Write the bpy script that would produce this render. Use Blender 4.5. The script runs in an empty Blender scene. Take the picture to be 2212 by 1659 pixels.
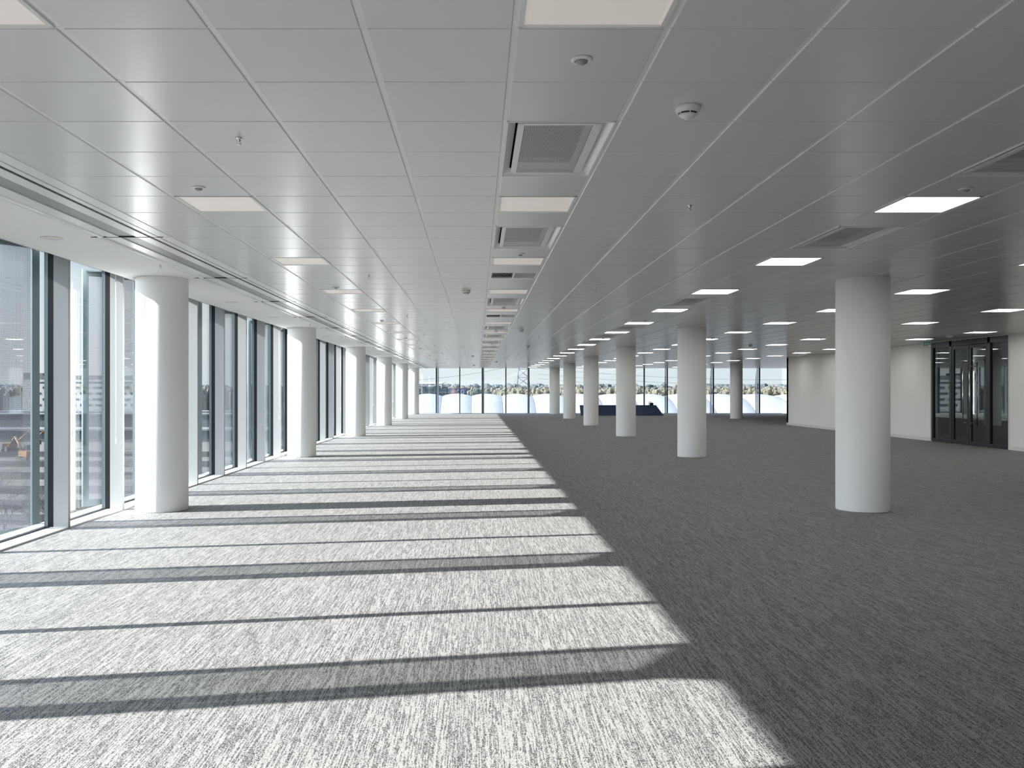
import bpy, math, random
from mathutils import Vector, noise
random.seed(7)
PI = math.pi
C = bpy.context.scene.collection
sc = bpy.context.scene

# ------------------------------------------------------------------ camera
F_PX = 1900.0
EYE = 1.535
cam_d = bpy.data.cameras.new('camera')
cam_d.sensor_fit = 'HORIZONTAL'
cam_d.sensor_width = 36.0
cam_d.lens = 36.0 * F_PX / 2212.0
cam_d.shift_x = (1106.0 - 1031.0) / 2212.0
cam_d.shift_y = (842.5 - 829.5) / 2212.0
cam_d.clip_start = 0.05
cam_d.clip_end = 4000
cam = bpy.data.objects.new('camera', cam_d)
C.objects.link(cam)
cam.location = (0, 0, EYE)
cam.rotation_euler = (PI / 2, 0, 0)
sc.camera = cam

# ------------------------------------------------------------------ view, light paths
sc.view_settings.view_transform = 'Standard'
sc.view_settings.look = 'None'
sc.view_settings.gamma = 1.0
sc.view_settings.use_curve_mapping = False
sc.view_settings.exposure = 0.0
sc.cycles.max_bounces = 12
sc.cycles.diffuse_bounces = 5
sc.cycles.glossy_bounces = 5
sc.cycles.transmission_bounces = 4
sc.cycles.transparent_max_bounces = 40
sc.cycles.caustics_reflective = False
sc.cycles.caustics_refractive = False
sc.cycles.sample_clamp_indirect = 6.0
sc.cycles.use_denoising = True

# ------------------------------------------------------------------ sky
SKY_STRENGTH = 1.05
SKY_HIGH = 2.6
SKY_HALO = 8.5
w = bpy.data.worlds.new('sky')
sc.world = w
w.use_nodes = True
nt = w.node_tree
nt.nodes.clear()
out = nt.nodes.new('ShaderNodeOutputWorld')
bg = nt.nodes.new('ShaderNodeBackground')
tc = nt.nodes.new('ShaderNodeTexCoord')
sep = nt.nodes.new('ShaderNodeSeparateXYZ')
rmp = nt.nodes.new('ShaderNodeValToRGB')
rmp.color_ramp.elements[0].position = 0.0
rmp.color_ramp.elements[0].color = (0.83, 0.93, 0.97, 1)
rmp.color_ramp.elements[1].position = 0.75
rmp.color_ramp.elements[1].color = (0.30, 0.48, 0.80, 1)
e = rmp.color_ramp.elements.new(0.22)
e.color = (0.66, 0.80, 0.95, 1)
nz = nt.nodes.new('ShaderNodeTexNoise')
nz.inputs['Scale'].default_value = 2.6
nz.inputs['Detail'].default_value = 6
mp = nt.nodes.new('ShaderNodeMapping')
mp.inputs['Scale'].default_value = (1, 1, 3.2)
cr = nt.nodes.new('ShaderNodeValToRGB')
cr.color_ramp.elements[0].position = 0.42
cr.color_ramp.elements[1].position = 0.66
mx = nt.nodes.new('ShaderNodeMixRGB')
mx.inputs[2].default_value = (0.95, 0.97, 1.0, 1)
nt.links.new(tc.outputs['Generated'], sep.inputs[0])
nt.links.new(sep.outputs['Z'], rmp.inputs[0])
nt.links.new(tc.outputs['Generated'], mp.inputs[0])
nt.links.new(mp.outputs[0], nz.inputs['Vector'])
nt.links.new(nz.outputs['Fac'], cr.inputs[0])
nt.links.new(cr.outputs[0], mx.inputs[0])
nt.links.new(rmp.outputs[0], mx.inputs[1])
nt.links.new(mx.outputs[0], bg.inputs['Color'])
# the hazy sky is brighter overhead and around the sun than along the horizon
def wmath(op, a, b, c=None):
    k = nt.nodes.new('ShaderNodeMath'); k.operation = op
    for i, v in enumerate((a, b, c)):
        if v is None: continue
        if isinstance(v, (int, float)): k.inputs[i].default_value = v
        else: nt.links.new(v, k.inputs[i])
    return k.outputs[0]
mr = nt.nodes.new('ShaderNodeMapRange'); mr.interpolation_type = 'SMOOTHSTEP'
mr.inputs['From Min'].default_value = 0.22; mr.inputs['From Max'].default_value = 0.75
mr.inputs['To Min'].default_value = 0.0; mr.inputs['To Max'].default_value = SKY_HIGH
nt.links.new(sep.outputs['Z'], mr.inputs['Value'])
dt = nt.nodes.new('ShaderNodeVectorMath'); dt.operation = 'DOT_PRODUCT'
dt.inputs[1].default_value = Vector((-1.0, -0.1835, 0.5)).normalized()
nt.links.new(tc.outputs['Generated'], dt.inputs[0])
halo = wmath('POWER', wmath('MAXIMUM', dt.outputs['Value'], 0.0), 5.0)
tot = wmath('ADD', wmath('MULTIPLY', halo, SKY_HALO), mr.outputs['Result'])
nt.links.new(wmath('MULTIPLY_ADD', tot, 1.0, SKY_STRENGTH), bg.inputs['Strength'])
nt.links.new(bg.outputs[0], out.inputs[0])

# ------------------------------------------------------------------ sun: comes in from the left glazing
SUN_STRENGTH = 24.0
sun_d = bpy.data.lights.new('sun', 'SUN')
sun_d.energy = SUN_STRENGTH
sun_d.angle = math.radians(0.53)
sun_d.color = (1.0, 0.975, 0.94)
sun = bpy.data.objects.new('sun', sun_d)
C.objects.link(sun)
sun.location = (-30, -5, 18)
sun.rotation_euler = Vector((1.0, 0.1835, -0.5)).to_track_quat('-Z', 'Y').to_euler()

# ================================================================== helpers
class MB:
    """collects faces, linked as one mesh object"""
    def __init__(s):
        s.v, s.f, s.m, s.sm = [], [], [], []
    def face(s, pts, mi=0, smooth=False):
        n = len(s.v)
        s.v += [tuple(p) for p in pts]
        s.f.append(tuple(range(n, n + len(pts))))
        s.m.append(mi)
        s.sm.append(smooth)
    def box(s, x0, y0, z0, x1, y1, z1, mi=0):
        n = len(s.v)
        s.v += [(x0, y0, z0), (x1, y0, z0), (x1, y1, z0), (x0, y1, z0), (x0, y0, z1), (x1, y0, z1), (x1, y1, z1), (x0, y1, z1)]
        for q in ((0, 3, 2, 1), (4, 5, 6, 7), (0, 1, 5, 4), (1, 2, 6, 5), (2, 3, 7, 6), (3, 0, 4, 7)):
            s.f.append(tuple(n + i for i in q)); s.m.append(mi); s.sm.append(False)
        return s
    def obox(s, p0, p1, half, z0, z1, mi=0):
        """upright slab from p0 to p1 in plan, 2*half thick"""
        a, b = Vector(p0[:2]), Vector(p1[:2])
        d = (b - a).normalized(); nrm = Vector((-d.y, d.x)) * half
        c = [a - nrm, b - nrm, b + nrm, a + nrm]
        n = len(s.v)
        s.v += [(q.x, q.y, z0) for q in c] + [(q.x, q.y, z1) for q in c]
        for q in ((0, 3, 2, 1), (4, 5, 6, 7), (0, 1, 5, 4), (1, 2, 6, 5), (2, 3, 7, 6), (3, 0, 4, 7)):
            s.f.append(tuple(n + i for i in q)); s.m.append(mi); s.sm.append(False)
        return s
    def bar(s, a, b, r, n=6, mi=0, r2=None, smooth=True, caps=True):
        a, b = Vector(a), Vector(b)
        d = (b - a)
        if d.length < 1e-6: return s
        d.normalize()
        u = d.cross(Vector((0, 0, 1)) if abs(d.z) < 0.9 else Vector((1, 0, 0))).normalized()
        v = d.cross(u)
        r2 = r if r2 is None else r2
        k = len(s.v)
        for c, rr in ((a, r), (b, r2)):
            for i in range(n):
                t = 2 * PI * i / n
                s.v.append(tuple(c + (u * math.cos(t) + v * math.sin(t)) * rr))
        for i in range(n):
            j = (i + 1) % n
            s.f.append((k + i, k + j, k + n + j, k + n + i)); s.m.append(mi); s.sm.append(smooth)
        if caps:
            s.f.append(tuple(k + n - 1 - i for i in range(n))); s.m.append(mi); s.sm.append(False)
            s.f.append(tuple(k + n + i for i in range(n))); s.m.append(mi); s.sm.append(False)
        return s
    def lathe(s, prof, c=(0, 0, 0), n=32, mi=0, smooth=True):
        """prof: list of (r, z) about the vertical axis through c"""
        k = len(s.v)
        for r, z in prof:
            for i in range(n):
                t = 2 * PI * i / n
                s.v.append((c[0] + r * math.cos(t), c[1] + r * math.sin(t), c[2] + z))
        for q in range(len(prof) - 1):
            for i in range(n):
                j = (i + 1) % n
                s.f.append((k + q * n + i, k + q * n + j, k + (q + 1) * n + j, k + (q + 1) * n + i)); s.m.append(mi); s.sm.append(smooth)
        for q, rev in ((0, True), (len(prof) - 1, False)):
            if prof[q][0] > 1e-5:
                idx = [k + q * n + i for i in range(n)]
                s.f.append(tuple(reversed(idx)) if rev else tuple(idx)); s.m.append(mi); s.sm.append(False)
        return s
    def build(s, name, mats, parent=None, loc=None):
        me = bpy.data.meshes.new(name)
        me.from_pydata(s.v, [], s.f)
        for m in (mats if isinstance(mats, (list, tuple)) else [mats]):
            me.materials.append(m)
        me.polygons.foreach_set('material_index', s.m)
        me.polygons.foreach_set('use_smooth', s.sm)
        me.update()
        o = bpy.data.objects.new(name, me)
        C.objects.link(o)
        if parent is not None: o.parent = parent
        if loc is not None: o.location = loc
        return o

def empty(name, loc=(0, 0, 0), rz=0):
    o = bpy.data.objects.new(name, None)
    C.objects.link(o)
    o.empty_display_size = 0.1
    o.location = loc
    o.rotation_euler = (0, 0, rz)
    return o

def tag(o, label=None, cat=None, group=None, kind=None):
    if label: o['label'] = label
    if cat: o['category'] = cat
    if group: o['group'] = group
    if kind: o['kind'] = kind
    return o

def copy_tree(o, parent=None):
    c = o.copy()
    C.objects.link(c)
    if parent is not None: c.parent = parent
    for ch in list(o.children):
        copy_tree(ch, c)
    return c

def ordinal(i):
    return ['first', 'second', 'third', 'fourth', 'fifth', 'sixth', 'seventh', 'eighth', 'ninth', 'tenth', 'eleventh', 'twelfth', 'thirteenth', 'fourteenth',
            'fifteenth', 'sixteenth', 'seventeenth', 'eighteenth', 'nineteenth', 'twentieth', 'twenty-first', 'twenty-second', 'twenty-third'][i]

# ================================================================== materials
def mat(name, col, rough=0.5, metal=0.0, spec=0.5, emit=None, es=0.0, var=0.0, vscale=20.0, bump=0.0, bscale=60.0, coat=0.0):
    m = bpy.data.materials.new(name)
    m.use_nodes = True
    n = m.node_tree
    b = n.nodes['Principled BSDF']
    b.inputs['Base Color'].default_value = (*col, 1)
    b.inputs['Roughness'].default_value = rough
    b.inputs['Metallic'].default_value = metal
    b.inputs['Specular IOR Level'].default_value = spec
    b.inputs['Coat Weight'].default_value = coat
    if emit:
        b.inputs['Emission Color'].default_value = (*emit, 1)
        b.inputs['Emission Strength'].default_value = es
    if var or bump:
        t = n.nodes.new('ShaderNodeTexCoord')
        z = n.nodes.new('ShaderNodeTexNoise')
        z.inputs['Scale'].default_value = vscale
        z.inputs['Detail'].default_value = 4
        n.links.new(t.outputs['Object'], z.inputs['Vector'])
        if var:
            r = n.nodes.new('ShaderNodeValToRGB')
            r.color_ramp.elements[0].position = 0.3
            r.color_ramp.elements[1].position = 0.7
            r.color_ramp.elements[0].color = (*[c * (1 - var) for c in col], 1)
            r.color_ramp.elements[1].color = (*[min(1, c * (1 + var)) for c in col], 1)
            n.links.new(z.outputs['Fac'], r.inputs[0])
            n.links.new(r.outputs[0], b.inputs['Base Color'])
        if bump:
            z2 = n.nodes.new('ShaderNodeTexNoise')
            z2.inputs['Scale'].default_value = bscale
            n.links.new(t.outputs['Object'], z2.inputs['Vector'])
            bu = n.nodes.new('ShaderNodeBump')
            bu.inputs['Strength'].default_value = bump
            bu.inputs['Distance'].default_value = 0.01
            n.links.new(z2.outputs['Fac'], bu.inputs['Height'])
            n.links.new(bu.outputs[0], b.inputs['Normal'])
    return m

def math_node(n, op, a, b=None, c=None):
    k = n.nodes.new('ShaderNodeMath')
    k.operation = op
    for i, v in enumerate((a, b, c)):
        if v is None: continue
        if isinstance(v, (int, float)): k.inputs[i].default_value = v
        else: n.links.new(v, k.inputs[i])
    return k.outputs[0]

def glass_mat(name, tint, f0):
    """clear pane: tinted straight-through light plus an angle-dependent mirror reflection"""
    m = bpy.data.materials.new(name)
    m.use_nodes = True
    n = m.node_tree
    n.nodes.clear()
    o = n.nodes.new('ShaderNodeOutputMaterial')
    tr = n.nodes.new('ShaderNodeBsdfTransparent')
    tr.inputs[0].default_value = (*tint, 1)
    gl = n.nodes.new('ShaderNodeBsdfGlossy')
    gl.inputs['Roughness'].default_value = 0.0
    gl.inputs['Color'].default_value = (0.95, 1.0, 1.0, 1)
    mixn = n.nodes.new('ShaderNodeMixShader')
    g = n.nodes.new('ShaderNodeNewGeometry')
    dp = n.nodes.new('ShaderNodeVectorMath')
    dp.operation = 'DOT_PRODUCT'
    n.links.new(g.outputs['Normal'], dp.inputs[0])
    n.links.new(g.outputs['Incoming'], dp.inputs[1])
    c = math_node(n, 'ABSOLUTE', dp.outputs['Value'])
    c1 = math_node(n, 'SUBTRACT', 1.0, c)
    p = math_node(n, 'POWER', c1, 5.0)
    f = math_node(n, 'MULTIPLY_ADD', p, 1.0 - f0, f0)
    n.links.new(f, mixn.inputs[0])
    n.links.new(tr.outputs[0], mixn.inputs[1])
    n.links.new(gl.outputs[0], mixn.inputs[2])
    n.links.new(mixn.outputs[0], o.inputs[0])
    return m

def perforated_mat(name, col, pitch, thr, rough=0.4, metal=0.3, axes=('u', 'z')):
    """sheet metal with a diagonal grid of round holes cut through it (holes are see-through)"""
    m = bpy.data.materials.new(name)
    m.use_nodes = True
    n = m.node_tree
    b = n.nodes['Principled BSDF']
    o = n.nodes['Material Output']
    b.inputs['Base Color'].default_value = (*col, 1)
    b.inputs['Roughness'].default_value = rough
    b.inputs['Metallic'].default_value = metal
    t = n.nodes.new('ShaderNodeTexCoord')
    s = n.nodes.new('ShaderNodeSeparateXYZ')
    n.links.new(t.outputs['Object'], s.inputs[0])
    k = 2 * PI / pitch
    a = math_node(n, 'COSINE', math_node(n, 'MULTIPLY', s.outputs[axes[0].upper()], k))
    c = math_node(n, 'COSINE', math_node(n, 'MULTIPLY', s.outputs[axes[1].upper()], k))
    hole = math_node(n, 'GREATER_THAN', math_node(n, 'ADD', a, c), thr)
    tr = n.nodes.new('ShaderNodeBsdfTransparent')
    mixn = n.nodes.new('ShaderNodeMixShader')
    n.links.new(hole, mixn.inputs[0])
    n.links.new(b.outputs[0], mixn.inputs[1])
    n.links.new(tr.outputs[0], mixn.inputs[2])
    n.links.new(mixn.outputs[0], o.inputs[0])
    return m

def carpet_mat():
    m = bpy.data.materials.new('striated loop carpet')
    m.use_nodes = True
    n = m.node_tree
    b = n.nodes['Principled BSDF']
    b.inputs['Roughness'].default_value = 0.7
    b.inputs['Specular IOR Level'].default_value = 0.5
    t = n.nodes.new('ShaderNodeTexCoord')
    s = n.nodes.new('ShaderNodeSeparateXYZ')
    n.links.new(t.outputs['Object'], s.inputs[0])
    def streak(wx, ly, off):
        col = math_node(n, 'FLOOR', math_node(n, 'MULTIPLY', s.outputs['X'], 1.0 / wx))
        wn = n.nodes.new('ShaderNodeTexWhiteNoise'); wn.noise_dimensions = '1D'
        n.links.new(math_node(n, 'ADD', col, off), wn.inputs['W'])
        shift = math_node(n, 'MULTIPLY', wn.outputs['Value'], 7.31)
        yy = math_node(n, 'FLOOR', math_node(n, 'ADD', math_node(n, 'MULTIPLY', s.outputs['Y'], 1.0 / ly), shift))
        cb = n.nodes.new('ShaderNodeCombineXYZ')
        n.links.new(col, cb.inputs[0]); n.links.new(yy, cb.inputs[1]); cb.inputs[2].default_value = off
        w2 = n.nodes.new('ShaderNodeTexWhiteNoise'); w2.noise_dimensions = '3D'
        n.links.new(cb.outputs[0], w2.inputs['Vector'])
        return w2.outputs['Value']
    a = streak(0.0052, 0.17, 3.0)
    c = streak(0.0052, 0.050, 11.0)
    d = streak(0.0026, 0.0050, 23.0)
    e2 = streak(0.0052, 0.60, 41.0)
    tone = math_node(n, 'ADD', math_node(n, 'MULTIPLY', a, 0.5), math_node(n, 'ADD', math_node(n, 'MULTIPLY', c, 0.3), math_node(n, 'MULTIPLY', e2, 0.2)))
    # light yarn runs, and flecked runs where dark and light stitches alternate
    flecked = math_node(n, 'SMOOTH_MIN', 1.0, math_node(n, 'MAXIMUM', 0.0, math_node(n, 'MULTIPLY_ADD', tone, -4.5, 2.85)), 0.05)
    dark = math_node(n, 'LESS_THAN', d, math_node(n, 'MULTIPLY_ADD', flecked, 0.60, 0.06))
    r = n.nodes.new('ShaderNodeMixRGB')
    r.inputs[1].default_value = (0.285, 0.282, 0.274, 1)
    r.inputs[2].default_value = (0.048, 0.049, 0.050, 1)
    n.links.new(dark, r.inputs[0])
    n.links.new(r.outputs[0], b.inputs['Base Color'])
    bu = n.nodes.new('ShaderNodeBump')
    bu.inputs['Strength'].default_value = 0.35
    bu.inputs['Distance'].default_value = 0.003
    n.links.new(d, bu.inputs['Height'])
    n.links.new(bu.outputs[0], b.inputs['Normal'])
    return m

def ceiling_mat(name, col):
    m = mat(name, col, rough=0.24, metal=0.0, spec=0.5)
    n = m.node_tree
    b = n.nodes['Principled BSDF']
    t = n.nodes.new('ShaderNodeTexCoord')
    mpn = n.nodes.new('ShaderNodeMapping')
    mpn.inputs['Scale'].default_value = (1.2, 3.5, 1.0)
    z = n.nodes.new('ShaderNodeTexNoise')
    z.inputs['Scale'].default_value = 1.6
    z.inputs['Detail'].default_value = 1.5
    n.links.new(t.outputs['Object'], mpn.inputs[0])
    n.links.new(mpn.outputs[0], z.inputs['Vector'])
    bu = n.nodes.new('ShaderNodeBump')
    bu.inputs['Strength'].default_value = 0.25
    bu.inputs['Distance'].default_value = 0.004
    n.links.new(z.outputs['Fac'], bu.inputs['Height'])
    n.links.new(bu.outputs[0], b.inputs['Normal'])
    return m

M = {}
M['carpet'] = carpet_mat()
M['tile'] = ceiling_mat('satin white metal ceiling tile', (0.72, 0.715, 0.695))
M['void'] = mat('dark ceiling void', (0.03, 0.03, 0.03), rough=0.9)
M['rail'] = mat('white ceiling rail', (0.80, 0.80, 0.78), rough=0.3)
M['plaster'] = mat('matt white plasterboard', (0.86, 0.865, 0.84), rough=0.75, bump=0.02)
M['wall'] = mat('matt off-white wall paint', (0.86, 0.845, 0.81), rough=0.8, bump=0.03)
M['column'] = mat('matt white column paint', (0.90, 0.895, 0.875), rough=0.7, bump=0.015, bscale=30)
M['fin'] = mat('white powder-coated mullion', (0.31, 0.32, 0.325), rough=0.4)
M['black'] = mat('black window gasket', (0.006, 0.007, 0.010), rough=0.5, spec=0.25)
M['slate'] = mat('dark grey window frame', (0.05, 0.065, 0.075), rough=0.4, metal=0.2)
M['skirt'] = mat('white gloss skirting', (0.74, 0.73, 0.70), rough=0.4)
M['glass'] = glass_mat('clear facade glass', (0.95, 0.965, 0.965), 0.055)
M['doorglass'] = glass_mat('tinted door glass', (0.72, 0.75, 0.75), 0.10)
M['screenframe'] = mat('teal grey screen frame', (0.13, 0.175, 0.185), rough=0.35, metal=0.4)
M['perf'] = perforated_mat('perforated silver sheet', (0.44, 0.435, 0.50), 0.0125, 0.25, axes=('x', 'z'))
M['ventperf'] = perforated_mat('perforated white vent plate', (0.62, 0.62, 0.59), 0.0085, 0.30, metal=0.0, axes=('x', 'y'))
M['ledge'] = mat('white exterior sill', (0.6, 0.61, 0.61), rough=0.45)
M['light_on'] = mat('lit diffuser', (0.8, 0.8, 0.8), rough=0.5, emit=(1.0, 0.985, 0.96), es=12.0)
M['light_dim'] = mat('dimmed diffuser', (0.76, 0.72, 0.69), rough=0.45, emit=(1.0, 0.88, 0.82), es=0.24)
M['white_plastic'] = mat('white plastic', (0.78, 0.78, 0.75), rough=0.35)
M['grey_lens'] = mat('grey sensor lens', (0.30, 0.30, 0.29), rough=0.25)
M['slot'] = mat('black slot', (0.008, 0.008, 0.008), rough=0.6)
M['grille_grey'] = perforated_mat('fine perforated grille', (0.42, 0.43, 0.43), 0.006, 0.9, metal=0.2, axes=('x', 'y'))
M['satin_white'] = mat('satin white aluminium', (0.84, 0.845, 0.83), rough=0.28, metal=0.0)
M['chrome'] = mat('brushed steel', (0.72, 0.71, 0.69), rough=0.22, metal=1.0)
M['doorframe'] = mat('anthracite door frame', (0.018, 0.021, 0.026), rough=0.35, metal=0.2)
M['green'] = mat('green exit sign face', (0.005, 0.12, 0.06), rough=0.4, emit=(0.01, 0.35, 0.18), es=0.02)
M['pictogram'] = mat('white pictogram', (0.45, 0.5, 0.47), rough=0.5, emit=(0.8, 1.0, 0.85), es=0.05)
M['navy'] = mat('navy display board', (0.015, 0.034, 0.085), rough=0.45, var=0.15)
M['scribble'] = mat('pale mauve line', (0.17, 0.16, 0.26), rough=0.5)
M['lobby'] = mat('lobby grey wall', (0.30, 0.31, 0.31), rough=0.7)
M['lobbyfloor'] = mat('dark lobby floor', (0.025, 0.025, 0.027), rough=0.5)

# ================================================================== room dimensions
H = 2.962            # ceiling height above the carpet
YB, YF = -9.0, 57.2  # behind the camera, far glazing
XG = -4.76           # left glass plane
XR = 13.65           # right wall plane
YW = 38.8            # where the right wall ends
XE = 21.0
TX0, TY0, T = 0.15, 3.475, 0.6   # tile grid

# floor
mb = MB(); mb.box(-4.90, YB, -0.35, XE, YF + 0.15, 0.0)
tag(mb.build('floor', M['carpet']), kind='structure')

# structural slab over the ceiling void, with the outer edge that shades the glass
mb = MB()
mb.box(-4.95, YB, 3.30, XE, YF + 0.55, 3.60)
mb.box(-4.95, YB, 3.105, -4.80, YF + 0.2, 3.30)
mb.box(-4.95, YF + 0.05, 3.105, XE, YF + 0.2, 3.30)
tag(mb.build('ceiling_slab', M['plaster']), kind='structure')

# ------------------------------------------------------------------ fixtures layout (tile indices)
light_rows = [-1] + list(range(5, 90, 5))
vent_rows = [2, 7, 17, 27, 32, 37, 42, 47, 52, 57, 62, 67, 72, 77, 82]
grille_rows = [12, 22]
light_cols = [-4, 0, 5, 10, 15, 20]
def tile_x(k): return TX0 + T * k
def tile_y(i): return TY0 + T * i
occupied = set()
LIGHTS, VENTS, GRILLES = [], [], []
def in_room(x, y):
    return x < XR - 0.05 or y > YW + 0.3
for k in light_cols:
    for i in light_rows:
        if i == -1 and k > 0: continue
        if not in_room(tile_x(k) + T, tile_y(i)): continue
        if k >= 15 and tile_y(i) < 14: continue
        LIGHTS.append((k, i)); occupied.add((k, i))
for k in (0, 5):
    for i in vent_rows:
        VENTS.append((k, i)); occupied.add((k, i)); occupied.add((k, i + 1))
    if k == 0:
        for i in grille_rows:
            GRILLES.append((k, i)); occupied.add((k, i))

# ------------------------------------------------------------------ ceiling tiles
mb = MB()
rnd = random.Random(3)
k0, k1 = -5, int(round((XE - TX0) / T))
i0, i1 = int(math.floor((YB - TY0) / T)), int(math.floor((YF - TY0) / T))
gx, gy, bev, th = 0.011, 0.003, 0.006, 0.007
for k in range(k0, k1):
    x0, x1 = tile_x(k) + gx, tile_x(k + 1) - gx
    if x0 < -2.80 and k == k0: x0 = tile_x(k) + 0.004
    for i in range(i0, i1 + 1):
        if (k, i) in occupied: continue
        y0, y1 = tile_y(i) + gy, min(tile_y(i + 1) - gy, YF + 0.02)
        if y0 >= YF: continue
        if x0 > XR - 0.05 and y1 < YW: continue
        xs = x1
        if x1 > XR and y1 < YW: xs = XR - 0.002
        tl = [H + rnd.uniform(-0.0007, 0.0007) for _ in range(4)]
        a = [(x0, y0), (xs, y0), (xs, y1), (x0, y1)]
        bb = [(x0 + bev, y0 + bev * .6), (xs - bev, y0 + bev * .6), (xs - bev, y1 - bev * .6), (x0 + bev, y1 - bev * .6)]
        n = len(mb.v)
        mb.v += [(p[0], p[1], H + th) for p in a]
        mb.v += [(p[0], p[1], t) for p, t in zip(bb, tl)]
        # slightly sagging face
        cx, cy = (x0 + x1) / 2, (y0 + y1) / 2
        mb.f.append((n + 4, n + 7, n + 6, n + 5)); mb.m.append(0); mb.sm.append(False)
        for q in range(4):
            r_ = (q + 1) % 4
            mb.f.append((n + q, n + 4 + q, n + 4 + r_, n + r_)); mb.m.append(0); mb.sm.append(False)
# rails seen in the joints along the room and backing over the rest
for k in range(k0, k1 + 1):
    x = tile_x(k)
    ylo, yhi = (YB, YF) if x < XR - 0.1 else (YW + 0.2, YF)
    mb.box(x - 0.014, ylo, H + 0.006, x + 0.014, yhi, H + 0.03, mi=1)
for i in range(i0, i1 + 1):
    y = tile_y(i)
    xhi = XR if y < YW else XE
    xa = -2.85
    for (kv, iv) in sorted(VENTS):
        if iv + 1 == i and tile_x(kv) < xhi:
            mb.box(xa, y - 0.006, H + 0.005, tile_x(kv), y + 0.006, H + 0.02, mi=1)
            xa = tile_x(kv) + T
    mb.box(xa, y - 0.006, H + 0.005, xhi, y + 0.006, H + 0.02, mi=1)
mb.face([(-2.85, YB, H + 0.14), (-2.85, YF, H + 0.14), (XE, YF, H + 0.14), (XE, YB, H + 0.14)], mi=2)
ceil = mb.build('ceiling', [M['tile'], M['rail'], M['void']])
tag(ceil, kind='structure')

# plasterboard margin along the left glazing
mb = MB()
mb.box(-4.43, YB, H, -3.56, YF, H + 0.16)
mb.box(-4.47, YB, H, -4.43, YF, 3.28)
tag(mb.build('ceiling_margin', M['plaster']), kind='structure')
# head trim above the far glazing
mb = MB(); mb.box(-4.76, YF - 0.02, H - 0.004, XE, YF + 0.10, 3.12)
tag(mb.build('trim_5', M['fin']), kind='structure')

# ------------------------------------------------------------------ linear diffusers along the margin
def make_diffuser(L):
    r = empty('linear_diffuser')
    f = MB()
    f.box(-2.965, 0.012, H - 0.001, -2.855, L - 0.006, H + 0.03)       # flat inner strip
    f.box(-3.025, 0.006, H - 0.004, -2.972, L - 0.006, H + 0.03)
    f.box(-3.175, 0.006, H - 0.003, -3.062, L - 0.006, H + 0.03)
    f.box(-3.445, 0.006, H - 0.003, -3.335, L - 0.006, H + 0.03)
    f.build('frame', M['satin_white'], r)
    s = MB()
    s.box(-3.066, 0.006, H - 0.0015, -3.022, L - 0.006, H + 0.03)
    for q in range(int(L / 0.10)):
        s.box(-3.055, 0.05 + q * 0.10, H - 0.003, -3.034, 0.056 + q * 0.10, H + 0.014)
    s.build('air_slot', M['slot'], r)
    g = MB(); g.box(-3.335, 0.006, H + 0.006, -3.175, L - 0.006, H + 0.010)
    g.build('grille', M['grille_grey'], r)
    j = MB(); j.box(-3.60, 0.0, H - 0.005, -2.93, 0.012, H + 0.02); j.build('joint', M['slot'], r)
    t = MB()
    t.bar((-3.50, 0.006, H + 0.012), (-3.50, L - 0.006, H + 0.012), 0.028, n=12)
    t.box(-3.565, 0.006, H + 0.002, -3.445, L - 0.006, H + 0.03)
    t.build('edge_trim', M['satin_white'], r)
    return r
DIFF_L = 3.0
dproto = None
idx = 0
y = 8.19 - 6 * DIFF_L
while y < YF - 0.2:
    L = DIFF_L
    if y + L > YF: L = YF - y
    if dproto is None:
        o = dproto = make_diffuser(DIFF_L)
    elif L < DIFF_L - 0.01:
        o = make_diffuser(L)
    else:
        o = copy_tree(dproto)
    o.location = (0, y, 0)
    tag(o, None, 'air diffuser', 'linear air diffusers along the window margin of the ceiling')
    o['ystart'] = y
    idx += 1
    y += DIFF_L
dif = sorted([o for o in C.objects if o.name.startswith('linear_diffuser')], key=lambda o: o.location.y)
vis = 0
for o in dif:
    if o.location.y + 3.0 < 4.0:
        o['label'] = 'slim white linear air diffuser over the window margin behind the viewpoint'
    else:
        o['label'] = 'slim white linear air diffuser with black slot, %s length counting away from the camera' % ordinal(vis)
        vis += 1
    del o['ystart']

# ------------------------------------------------------------------ ceiling lights
def make_light(name, m):
    r = empty(name)
    f = MB()
    a, b = 0.012, 0.588
    f.box(a, a, H - 0.003, a + 0.02, b, H + 0.03); f.box(b - 0.02, a, H - 0.003, b, b, H + 0.03)
    f.box(a, a, H - 0.003, b, a + 0.014, H + 0.03); f.box(a, b - 0.014, H - 0.003, b, b, H + 0.03)
    f.box(a, a, H + 0.03, b, b, H + 0.045)
    f.build('frame', M['rail'], r)
    d = MB(); d.box(a + 0.02, a + 0.014, H + 0.006, b - 0.02, b - 0.014, H + 0.02)
    d.build('diffuser', m, r)
    return r
on_p = make_light('ceiling_light', M['light_on'])
off_p = make_light('ceiling_light', M['light_dim'])
used = {}
col_txt = {-4: 'off-state square ceiling light in the row above the sunlit carpet',
           0: 'faintly pink unlit square ceiling light in the vent row',
           5: 'bright square ceiling light in the row just inside the shaded columns',
           10: 'bright square ceiling light in the row just beyond the big shaded column',
           15: 'bright square ceiling light in the second row in from the plain wall',
           20: 'bright square ceiling light in the row closest to the plain wall'}
cnt = {}
for (k, i) in LIGHTS:
    pr = off_p if k <= 0 else on_p
    if pr.name not in used:
        o = pr; used[pr.name] = 1
    else:
        o = copy_tree(pr)
    o.location = (tile_x(k), tile_y(i), 0)
    c = cnt[k] = cnt.get(k, -1) + 1
    tag(o, '%s, %s along it' % (col_txt[k], ordinal(c)), 'ceiling light', 'square ceiling lights')

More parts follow.
